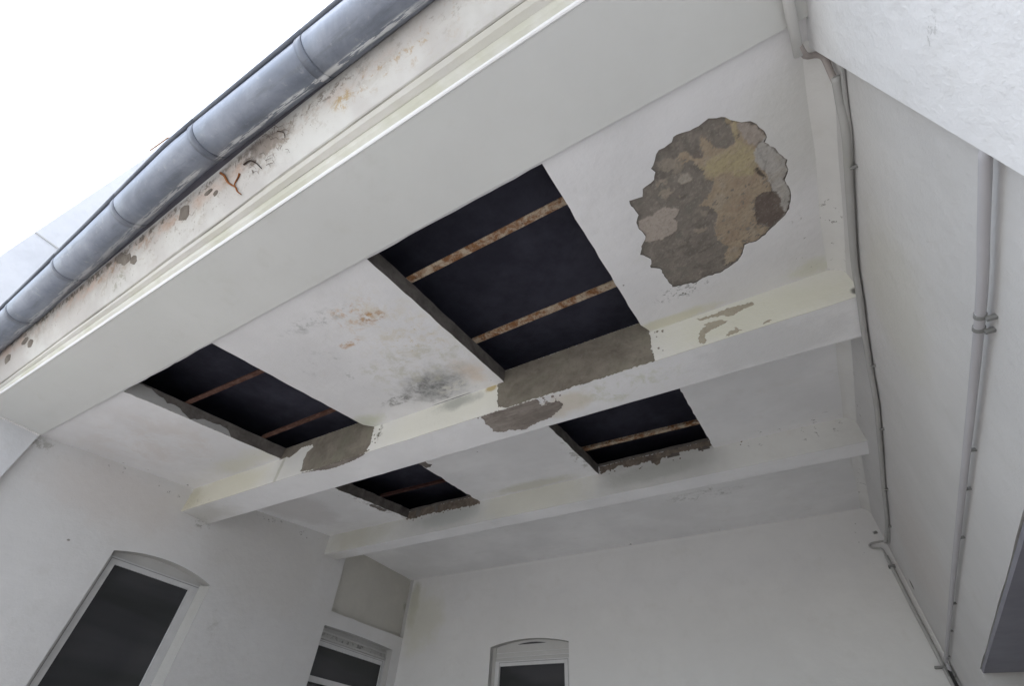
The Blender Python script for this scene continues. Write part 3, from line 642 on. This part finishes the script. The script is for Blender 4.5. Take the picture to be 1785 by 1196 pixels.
# beams -------------------------------------------------------------
def lipped(x0, x1, z, seed, amp=.0045, step=.05):
    rr = random.Random(seed); n = int((x1 - x0) / step)
    return [(x0 + (x1 - x0) * k / n, z - .001 - amp * max(0, mnoise.noise((k * .31, seed, 0)) + .25) - rr.random() * .001) for k in range(n + 1)]
def beam(y0, y1, zb, ztop, x0, x1, mf, seed, mu, label):
    bm = bmesh.new(); pbox(bm, lambda u, v, d: Vector((u, v, d)), x0, x1, y0 + .003, y1 - .003, zb, ztop - .01)
    b = link('beam', bm, mu, roof, label=label)
    f = lipped(x0, x1, zb, seed)
    slab('beam_face', lambda x, z: Vector((x, y0, z)), [(x0, ztop)] + f + [(x1, ztop)], mf, b, .003, (0, 1, 0))
    f = lipped(x0, x1, zb, seed + 5, .003)
    slab('beam_face', lambda x, z: Vector((x, y1, z)), [(x0, ztop)] + f + [(x1, ztop)], mu, b, .003, (0, -1, 0))
    return b
b1 = beam(BEAM_Y0, BEAM_Y1, BEAM_Z, 3.578, -4.99, .66, 'beam_front', 1, 'beam_under', 'front beam with bare mortar under both large holes')
b2 = beam(BACK_Y0, BACK_Y1, BACK_Z, 3.765, -5.05, .69, 'beam_back_front', 2, 'beam_under', 'rear beam with ragged broken plaster under the smaller holes')
F1 = lambda x, z: Vector((x, BEAM_Y0 - .003, z))
B1SMALL = [(-3.46, 3.576), (-3.44, 3.475), (-3.358, 3.484), (-3.316, 3.463), (-3.26, 3.486), (-3.201, 3.529), (-3.066, 3.517), (-3.043, 3.484), (-3.094, 3.456), (-3.102, 3.397), (-3.074, 3.3), (-3.084, 3.283), (-2.993, 3.268), (-2.884, 3.2605), (-2.764, 3.2605), (-2.624, 3.2605), (-2.543, 3.2605), (-2.42, 3.2605), (-2.394, 3.272), (-2.358, 3.277), (-2.397, 3.283), (-2.374, 3.325), (-2.381, 3.4), (-2.39, 3.455), (-2.37, 3.576)]
B1BIG = [(-1.30, 3.576), (-1.29, 3.49), (-1.312, 3.486), (-1.307, 3.407), (-1.305, 3.334), (-1.295, 3.29), (-1.218, 3.264), (-1.036, 3.268), (-.884, 3.2645), (-.644, 3.262), (-.508, 3.263), (-.409, 3.265), (-.322, 3.262), (-.318, 3.295), (-.325, 3.359), (-.312, 3.428), (-.318, 3.471), (-.305, 3.50), (-.30, 3.576)]
slab('bare_mortar', F1, jag(B1SMALL, .005, .009, 1), 'beam_mortar', b1, .004, (0, 1, 0))
slab('bare_mortar', F1, jag(B1BIG, .005, .009, 2), 'beam_mortar', b1, .004, (0, 1, 0))
B1SMALL_LOW = [(-3.06, 1.857), (-2.95, 1.857), (-2.88, 1.857), (-2.76, 1.857), (-2.62, 1.857), (-2.50, 1.857), (-2.40, 1.857), (-2.44, 1.872), (-2.53, 1.89), (-2.62, 1.895), (-2.73, 1.905), (-2.83, 1.90), (-2.92, 1.875), (-3.0, 1.862)]
B1UNDER = [(-1.421, 1.863), (-1.327, 1.858), (-1.223, 1.863), (-1.138, 1.858), (-1.036, 1.86), (-1.028, 1.897), (-1.043, 1.94), (-1.016, 1.935), (-0.969, 1.934), (-0.924, 1.937), (-0.916, 1.98), (-0.954, 2.011), (-1.041, 2.059), (-1.115, 2.062), (-1.209, 2.086), (-1.236, 2.1), (-1.308, 2.079), (-1.335, 2.053), (-1.379, 2.067), (-1.437, 2.031), (-1.426, 1.993), (-1.436, 1.945), (-1.421, 1.897)]
U1 = lambda x, y: Vector((x, y, BEAM_Z - .0055))
slab('bare_mortar', U1, jag(B1UNDER, .006, .009, 3), 'under_mortar', b1, .0055, UP)
slab('bare_mortar', U1, jag(B1SMALL_LOW, .004, .009, 4), 'under_mortar', b1, .0055, UP)
rq = random.Random(77)
def crumbs(name, mp, pts, m, parent, dv, t, r0, r1):
    for k, (u, v) in enumerate(pts):
        r_ = rq.uniform(r0, r1); n_ = rq.randint(5, 7); ph = rq.random() * 6
        slab(name, mp, [(u + r_ * rq.uniform(.5, 1.3) * math.cos(ph + i * 6.283 / n_), v + r_ * rq.uniform(.4, 1.1) * math.sin(ph + i * 6.283 / n_)) for i in range(n_)], m, parent, t, dv)
crumbs('plaster_chip', U1, [(-.93 + rq.uniform(-.09, .07), 1.885 + rq.uniform(-.02, .06)) for k in range(14)], 'under_mortar', b1, UP, .0055, .003, .010)
crumbs('plaster_chip', U1, [(-1.15 + rq.uniform(-.3, .15), 1.858 + abs(rq.gauss(0, .012))) for k in range(8)], 'under_mortar', b1, UP, .0055, .003, .008)
crumbs('plaster_chip', F1, [(-.29 + rq.uniform(0, .05), rq.uniform(3.29, 3.47)) for k in range(7)] + [(-2.36 + rq.uniform(0, .05), rq.uniform(3.30, 3.45)) for k in range(7)], 'beam_mortar', b1, (0, 1, 0), .004, .003, .008)
crumbs('plaster_chip', lambda x, z: Vector((x, BACK_Y0 - .003, z)), [(rq.uniform(-1.3, -.1), rq.uniform(3.655, 3.69)) for k in range(12)] + [(rq.uniform(-3.5, -2.6), rq.uniform(3.65, 3.67)) for k in range(9)], 'rag_mortar', b2, (0, 1, 0), .004, .003, .009)
SC_ = [[(-0.059, 3.458), (-0.045, 3.436), (0.018, 3.43), (0.076, 3.417), (0.087, 3.399), (0.119, 3.399), (0.155, 3.413), (0.218, 3.422), (0.216, 3.441), (0.17, 3.448), (0.104, 3.458), (0.033, 3.447), (-0.033, 3.448)],
       [(-0.084, 3.314), (-0.082, 3.283), (-0.058, 3.274), (-0.049, 3.298), (-0.049, 3.331), (-0.007, 3.351), (0.056, 3.361), (0.076, 3.37), (0.048, 3.394), (0.012, 3.4), (-0.035, 3.402), (-0.025, 3.389), (-0.059, 3.369)],
       [(0.04, 3.273), (0.079, 3.276), (0.122, 3.281), (0.104, 3.291), (0.102, 3.313), (0.092, 3.313), (0.091, 3.298), (0.059, 3.295)],
       [(0.214, 3.275), (0.236, 3.28), (0.257, 3.285), (0.241, 3.293), (0.219, 3.285)]]
for k, pl in enumerate(SC_): slab('paint_scar', lambda x, z: Vector((x, BEAM_Y0 - .002, z)), jag(pl, .005, .007, k), 'scar', b1, .003, (0, 1, 0))
B2A = [(-1.30, 3.762), (-1.292, 3.684), (-1.244, 3.704), (-1.15, 3.714), (-1.107, 3.728), (-1.051, 3.700), (-0.972, 3.694), (-0.853, 3.709), (-0.804, 3.663), (-0.777, 3.656), (-0.751, 3.690), (-0.698, 3.715), (-0.614, 3.722), (-0.497, 3.722), (-0.391, 3.719), (-.32, 3.716), (-.315, 3.762)]
B2B = [(-3.57, 3.762), (-3.561, 3.682), (-3.477, 3.672), (-3.384, 3.676), (-3.295, 3.686), (-3.165, 3.689), (-3.097, 3.671), (-3.011, 3.681), (-2.887, 3.677), (-2.704, 3.667), (-2.59, 3.672), (-2.58, 3.762)]
for pl, s_ in ((B2A, 3), (B2B, 4)): slab('bare_mortar', lambda x, z: Vector((x, BACK_Y0 - .003, z)), jag(pl, .010, .012, s_), 'rag_mortar', b2, .004, (0, 1, 0))

for (ya, yb, flat) in ((.72, BEAM_Y0, None), (BEAM_Y1, BACK_Y0, None), (BACK_Y1, YB, BAY3_Z)):
    bm = bmesh.new(); rows = []
    for k in range(13):
        y = lerp(ya, yb, k / 12); zt = (flat or CZ(y)) + .004; rr = .088 + .008 * mnoise.noise((y * 3, 1, 2))
        rows.append([bm.verts.new((XR(y) + .004 - rr * (1 - math.sin(a)), y, zt - rr * (1 - math.cos(a)))) for a in [math.pi / 2 * q / 8 for q in range(9)]])
    for A, B in zip(rows, rows[1:]):
        for j in range(8): bm.faces.new((A[j], A[j + 1], B[j + 1], B[j]))
    link('cove', bm, 'cove', roof, True)
# front soffit board, edge bead, cornice under the gutter --------------
bm = bmesh.new(); pbox(bm, lambda u, v, d: Vector((u, v, d)), -4.70, .62, .272, .645, 3.313, 3.345); link('soffit_board', bm, 'soffit', roof)
bm = bmesh.new(); pbox(bm, lambda u, v, d: Vector((XL(v) + .05 + u, v, d)), .005, .022, .272, .64, 3.306, 3.3125); link('end_bead', bm, 'bead', roof)
def profile_strip(name, mat, prof, parent, x0=-4.62, x1=.56, n=60, wob=.002):
    """extrude a (y, z) profile along x, with the slight waviness of hand-run plaster; y may depend on x"""
    bm = bmesh.new(); rows = []
    for k in range(n + 1):
        x = x0 + (x1 - x0) * k / n
        rows.append([bm.verts.new((x, (y(x) if callable(y) else y) + wob * mnoise.noise((x * 2.1, j * .7, 3)), z + wob * mnoise.noise((x * 1.7, j * .9, 7)))) for j, (y, z) in enumerate(prof)])
    for A, B in zip(rows, rows[1:]):
        for j in range(len(prof) - 1): bm.faces.new((A[j], A[j + 1], B[j + 1], B[j]))
    return link(name, bm, mat, parent)
bd = [(lambda x: .277, 3.3125), (lambda x: .2715, 3.3095), (lambda x: .2665, 3.313), (lambda x: .262, 3.326), (lambda x: .266, 3.333)]
profile_strip('edge_bead', 'bead', bd, roof, wob=.0012)
top_y = lambda x: lerp(.098, .048, min(1, max(0, (x + 4.5) / 3.0)))
yg = lambda x: lerp(.232, .186, min(1, max(0, (x + 4.5) / 3.6)))
profile_strip('cornice_strip', 'cornice_strip', [(.2655, 3.331), (lambda x: lerp(yg(x), .262, .8), 3.340), (lambda x: lerp(yg(x), .262, .62), 3.351), (lambda x: lerp(yg(x), .262, .58), 3.3505)], roof)
profile_strip('cornice_band', 'cornice_band', [(lambda x: lerp(yg(x), .262, .58), 3.3505), (lambda x: lerp(yg(x), .262, .3) - .002, 3.356), (lambda x: yg(x) + .005, 3.3675)], roof)
profile_strip('cornice_groove', 'groove', [(lambda x: yg(x) + .005, 3.3675), (lambda x: yg(x) + .0065, 3.372), (lambda x: yg(x) + .002, 3.372)], roof)
profile_strip('cornice', 'cornice', [(lambda x: yg(x) + .002, 3.372), (lambda x: yg(x) - .004, 3.373), (lambda x: lerp(yg(x), top_y(x), .5) - .004, 3.465), (top_y, 3.57)], roof)
profile_strip('eaves_shade_strip', 'eaves_shade', [(top_y, 3.5705), (-.02, 3.598)], roof)  # dark strip painting the shadow along the gutter's lower edge
# fallen paint spots on the cornice: thin chips lying open
def cornice_pt(x, t, off=.0025):
    y = lerp(yg(x) - .004, top_y(x), t); z = lerp(3.372, 3.57, t)
    nrm = Vector((0, -(3.57 - 3.372), -(yg(x) - top_y(x)))).normalized()
    return Vector((x, y, z)) + nrm * (off + .003)
def cornice_chip(x, t, rx, rt, seed, m='mortar'):
    r2 = random.Random(seed)
    pl = [(x + rx * r2.uniform(.75, 1.15) * math.cos(a), t + rt * r2.uniform(.75, 1.15) * math.sin(a)) for a in [i * 2 * math.pi / 9 for i in range(9)]]
    slab('bare_spot', lambda u, v: cornice_pt(u, v), jag(pl, .002, .01, seed), m, roof, .004, (0, .7, .7))
CHIPS = []
CHIPS = [(-2.0, .665, .05, .17, 1), (-2.60, .80, .045, .12, 2), (-2.54, .67, .05, .13, 3), (-2.47, .52, .035, .11, 4), (-3.80, .64, .05, .09, 5), (-3.72, .46, .045, .11, 6), (-4.07, .53, .06, .13, 7), (-1.80, .70, .035, .045, 8), (-1.75, .56, .02, .06, 9), (-1.475, .575, .022, .05, 10)]
for (x, t, rx, rt, s_) in CHIPS: cornice_chip(x, t, rx, rt, s_)

# rusty bars across the holes, on top of the slab -----------------------
def bar(x0, x1, y0, y1, wd, m, sag=0.0):
    bm = bmesh.new()
    def mp(u, v, d):
        y = lerp(y0, y1, (u - x0) / (x1 - x0)) + v
        return Vector((u, y, CZ(y) + .1015 + d))
    n = 14
    for (v0, v1, d0, d1) in ((-wd / 2, wd / 2, 0, .007), (-.004, .004, .0075, .035)):
        rows = []
        for k in range(n + 1):
            u = lerp(x0, x1, k / n); j = .0015 * mnoise.noise((u * 9, v0 * 50, y0))
            rows.append([bm.verts.new(mp(u, v, dd)) for v, dd in ((v0 + j, d0), (v1 - j, d0), (v1 - j, d1), (v0 + j, d1))])
        for A, B in zip(rows, rows[1:]):
            for q in range(4): bm.faces.new((A[q], A[(q + 1) % 4], B[(q + 1) % 4], B[q]))
        bm.faces.new(rows[0]); bm.faces.new(rows[-1])
    return link('roof_bar', bm, m, roof)
tag(bar(-1.29, -.2, .918, .903, .044, 'bar_flaking'), 'bar with flaking paint across the large hole, nearer the gutter')
tag(bar(-1.29, -.2, 1.506, 1.492, .046, 'bar_flaking'), 'bar with flaking paint across the large hole, nearer the beam')
bar(-3.44, -2.3, 1.016, 1.05, .034, 'bar_rusty'); bar(-3.45, -2.3, 1.635, 1.628, .034, 'bar_rusty')
bar(-1.33, -.2, 3.222, 3.258, .046, 'bar_flaking'); bar(-3.57, -2.4, 3.11, 3.142, .034, 'bar_dark')
# deck above the void
bm = bmesh.new()
def dk(u, v, d): return Vector((u, v, 3.605 + .12465 * v + d))
pbox(bm, dk, -5.2, 1.02, .0, 5.45, 0, .02); link('roof_deck', bm, 'felt', roof)
bm = bmesh.new(); pbox(bm, dk, -5.2, 1.02, -.03, 5.45, .022, .05); link('roof_covering', bm, 'roofing', roof)
bm = bmesh.new(); pbox(bm, lambda u, v, d: Vector((u, v, d)), -5.1, .8, .60, .63, 3.35, 3.68); link('eaves_wall', bm, 'felt', roof)

# ------------------------------------------------------------------ gutter
gut = thing('roof_gutter', (-2, -.03, 3.57), 'blue-grey zinc half-round gutter with white lime runs below the sky', 'gutter')
KN = [(-4.75, .030, 3.552), (-3.6, .008, 3.562), (-2.6, -.024, 3.568), (-1.80, -.054, 3.572), (-.77, -.034, 3.572), (.53, -.02, 3.572)]
def gc(x):
    for (a, ya, za), (b, yb, zb) in zip(KN, KN[1:]):
        if x <= b: t = (x - a) / (b - a); return lerp(ya, yb, t), lerp(za, zb, t)
    return KN[-1][1:]
def trough(bm, x0, x1, r0, r1, th=.002, n=8, a0=0.0, a1=math.pi, uvl=None, seg=20):
    rows = []
    for k in range(n + 1):
        x = lerp(x0, x1, k / n); r = lerp(r0, r1, k / n); cy, cz = gc(x)
        row = []
        for rr in (r, r - th):
            for j in range(seg + 1):
                a = lerp(a0, a1, j / seg); row.append((bm.verts.new((x, cy + rr * math.cos(a), cz - rr * math.sin(a))), x, j / seg))
        rows.append(row)
    S = seg + 1
    def face(q):
        f = bm.faces.new([v[0] for v in q]); f.smooth = True
        for lp, v in zip(f.loops, q): lp[uvl].uv = (v[1], v[2])
    for A, B in zip(rows, rows[1:]):
        for j in range(seg):
            face((A[j], A[j + 1], B[j + 1], B[j])); face((A[S + j], B[S + j], B[S + j + 1], A[S + j + 1]))
        for j in (0, seg): face((A[j], B[j], B[S + j], A[S + j]))
    for R in (rows[0], rows[-1]):
        for j in range(seg): face((R[j], R[j + 1], R[S + j + 1], R[S + j]))
JX = [-4.30, -3.59, -2.95, -2.28, -1.61, -.95, -.28]
ends = [-4.60] + JX + [.53]
for k in range(len(ends) - 1):
    bm = bmesh.new(); uvl = bm.loops.layers.uv.new('UVMap')
    trough(bm, ends[k], ends[k + 1] + (.02 if k < len(ends) - 2 else 0), .0835, .0795, uvl=uvl)
    link('gutter_section', bm, 'zinc', gut, True)
    # rolled front bead
    bm = bmesh.new(); bm.loops.layers.uv.new('UVMap')
    xs = [lerp(ends[k], ends[k + 1], j / 6) for j in range(7)]
    tube(bm, [(x, gc(x)[0] - .088, gc(x)[1] + .004) for x in xs], .0105, 10)
    link('front_bead', bm, 'zinc_bead_shaded', gut, True)
for x in JX:
    bm = bmesh.new(); uvl = bm.loops.layers.uv.new('UVMap')
    trough(bm, x - .042, x - .005, .0838, .0838, .0035, 1, -.05, math.pi + .02, uvl)
    link('gutter_strap', bm, 'zinc_strap', gut, True)

# ------------------------------------------------------------------ pipes on the right
cond = thing('conduit', (.6, 2.5, 3.28), 'grey painted pipe with a copper bend running where right wall meets ceiling', 'pipe')
# boxed trunking on the soffit
bm = bmesh.new(); pbox(bm, lambda u, v, d: Vector((u, v, d)), .478, .512, -2.5, .66, 3.285, 3.3125) if False else tube(bm, [(.498, .29, 3.294), (.502, .5, 3.294), (.515, .735, 3.296)], .015, 12)
link('soffit_pipe', bm, 'trunking', cond, True)
bm = bmesh.new(); tube(bm, smooth_path([(.517, .705, 3.290), (.528, .738, 3.292), (.538, .750, 3.297), (.549, .757, 3.303), (.563, .763, 3.305), (.576, .772, 3.302), (.583, .788, 3.295), (.582, .815, 3.262), (.5815, .84, 3.232)], 6), .0095, 12)
link('copper_bend', bm, 'copper', cond, True)
CP = [(.85, 3.279), (.93, 3.270), (1.04, 3.252), (1.2, 3.268), (1.5, 3.300), (1.74, 3.318), (1.9, 3.306), (2.14, 3.304), (2.43, 3.290), (2.71, 3.262), (2.97, 3.264), (3.43, 3.280), (4.0, 3.304), (4.5, 3.312), (4.92, 3.325), (5.17, 3.37)]
def on_sight(y, z, off):
    k = (XR(y) - off) / XR(y); return Vector((XR(y) - off, y * k, 1.6 + (z - 1.6) * k))
cp_ = [on_sight(y, z, .020) for y, z in CP[:-2]] + [Vector((XR(4.92) - .02, 4.92, 3.315)), Vector((.69, 5.17, 3.37))]
bm = bmesh.new(); tube(bm, smooth_path(cp_, 4), .0130, 12); link('main_pipe', bm, 'pipe', cond, True)
bm = bmesh.new(); tube(bm, smooth_path([on_sight(y, z - dz, .008) for (y, z), dz in zip([(.77, 3.279)] + CP[:-2], [.058, .054, .046, .033, .026] + [.022] * 12)] + [Vector((XR(4.9) - .008, 4.92, 3.296)), Vector((.70, 5.17, 3.352))], 4), .0065, 10); link('second_pipe', bm, 'pipe', cond, True)
bm = bmesh.new(); tube(bm, smooth_path([(.69, 5.17, 3.375), (.688, 5.205, 3.39), (.65, 5.213, 3.392), (.60, 5.214, 3.388), (.574, 5.214, 3.376), (.572, 5.214, 3.358), (.60, 5.214, 3.345), (.638, 5.214, 3.336), (.652, 5.213, 3.31), (.652, 5.213, 3.25)], 5), .0085, 10); link('wall_loop', bm, 'pipe', cond, True)
bm = bmesh.new(); tube(bm, smooth_path([(.654, 5.207, 3.27), (.652, 5.208, 2.9), (.656, 5.208, 2.5), (.66, 5.208, 1.6), (.66, 5.208, .0)], 4), .0145, 12); link('down_pipe', bm, 'pipe', cond, True)
def clip(parent, mp, u, z, w_=.022, h=.05, t=.045):
    bm = bmesh.new(); pbox(bm, mp, u - w_ / 2, u + w_ / 2, z - h / 2, z + h / 2, -t, .004)
    bmesh.ops.bevel(bm, geom=list(bm.edges), offset=.003, segments=1, affect='EDGES')
    link('pipe_clip', bm, 'clip', parent)
for y, z in ((.86, 3.22), (1.14, 3.19), (2.33, 3.215), (2.92, 3.195), (3.78, 3.225), (4.5, 3.245), (4.98, 3.315)): clip(cond, RWP, y, z, .010, .012, .022)
for z in (3.18, 2.2): clip(cond, BWP, .654, z, .05, .02, .046)

wp = thing('wall_pipe', (.6, 2.5, 2.5), 'straight grey pipe held off the right wall, above the doorway', 'pipe')
RP = [(-.3, 2.553), (.5, 2.547), (.762, 2.545), (.952, 2.531), (1.211, 2.514), (1.975, 2.509), (3.188, 2.506), (4.2, 2.497), (5.1, 2.487)]
bm = bmesh.new(); tube(bm, smooth_path([(XR(y) - .024, y, z) for y, z in [(.748, 2.546)] + RP[3:]] + [(XR(5.16) - .024, 5.165, 2.475), (XR(5.18) - .024, 5.185, 2.43)], 4), .0108, 14); link('main_pipe', bm, 'pipe_bluish', wp, True)
bm = bmesh.new(); tube(bm, [(XR(5.18) - .03, 5.186, 2.435), (XR(5.18) - .03, 5.188, 1.2), (XR(5.18) - .03, 5.188, 0)], .0115, 10); link('lower_pipe', bm, 'dark_pipe', wp, True)
def saddle(y, z):
    bm = bmesh.new(); c = Vector((XR(y) - .024, y, z)); tube(bm, [c - Vector((0, .007, 0)), c + Vector((0, .007, 0))], .0130, 14)
    pbox(bm, RWP, y - .005, y + .005, z - .021, z - .010, -.021, 0.002); link('pipe_saddle', bm, 'clip', wp)
saddle(1.225, 2.5135); saddle(1.275, 2.5133)
for y, z in ((1.92, 2.52), (2.22, 2.518), (2.71, 2.517), (3.70, 2.512), (4.30, 2.508), (5.0, 2.50)): clip(wp, RWP, y, z - .012, .010, .012, .026)
bm = bmesh.new(); pbox(bm, BWP, .60, .70, 2.452, 2.464, -.05, .002); pbox(bm, BWP, .655, .70, 2.40, 2.452, -.045, .002); link('corner_bracket', bm, 'clip', wp)

# small iron things ---------------------------------------------------
bm = bmesh.new(); tube(bm, [(XR(3.8) - .012, 3.80, 3.655), (XR(3.9) - .016, 3.92, 3.655), (XR(4.05) - .012, 4.07, 3.655)], [.019, .014, .010], 8); tube(bm, [(XR(3.74) + .01, 3.74, 3.658), (XR(3.74) - .02, 3.74, 3.658)], .016, 8)
tag(link('iron_pin', bm, 'iron', None, True), 'short dark iron pin left in the right wall below the ceiling', 'iron pin')
bm = bmesh.new(); tube(bm, [(-1.80, -.11, 3.55), (-1.80, -.135, 3.60), (-1.80, -.150, 3.605), (-1.815, -.156, 3.605), (-1.88, -.160, 3.603), (-1.94, -.164, 3.600)], .003, 6)
tag(link('bent_wire', bm, 'wire', None, True), 'thin rusty bent wire sticking out over the gutter rim', 'wire')
def strand(bm, pts, r):
    p = smooth_path([cornice_pt(x, t, .006) for x, t in pts], 4); tube(bm, p, [r * (1 - .6 * k / len(p)) for k in range(len(p))], 6)
bm = bmesh.new(); strand(bm, [(-1.692, .859), (-1.668, .74), (-1.648, .55), (-1.605, .36), (-1.596, .25), (-1.573, .132)], .0062); strand(bm, [(-1.566, .56), (-1.578, .50), (-1.606, .43), (-1.606, .345)], .0045)
tag(link('root_strand', bm, 'root', None, True), 'rusty orange forked strand clinging to the cornice under the gutter', 'root')
bm = bmesh.new(); strand(bm, [(-1.53, .66), (-1.49, .645), (-1.455, .52), (-1.425, .33)], .0042); strand(bm, [(-1.30, .80), (-1.265, .68), (-1.262, .56)], .0024)
tag(link('root_strand', bm, 'iron', None, True), 'dark brown dead strands in the dirty patch beside the gutter joint', 'root', kind='stuff')
rr = random.Random(4); bm = bmesh.new()
for k in range(46):
    x, t = rr.gauss(-1.40, .10), rr.uniform(.30, .98); a = rr.uniform(-2.6, 2.6)
    strand(bm, [(x, t), (x + .022 * math.cos(a) + .01, t - .03), (x + .03 * math.cos(a) + .015, t - rr.uniform(.05, .13))], rr.uniform(.0006, .0013))
tag(link('dirt_fibres', bm, 'brown'), 'brownish fluff of dirt fibres on the cornice behind the gutter', 'dirt', kind='stuff')
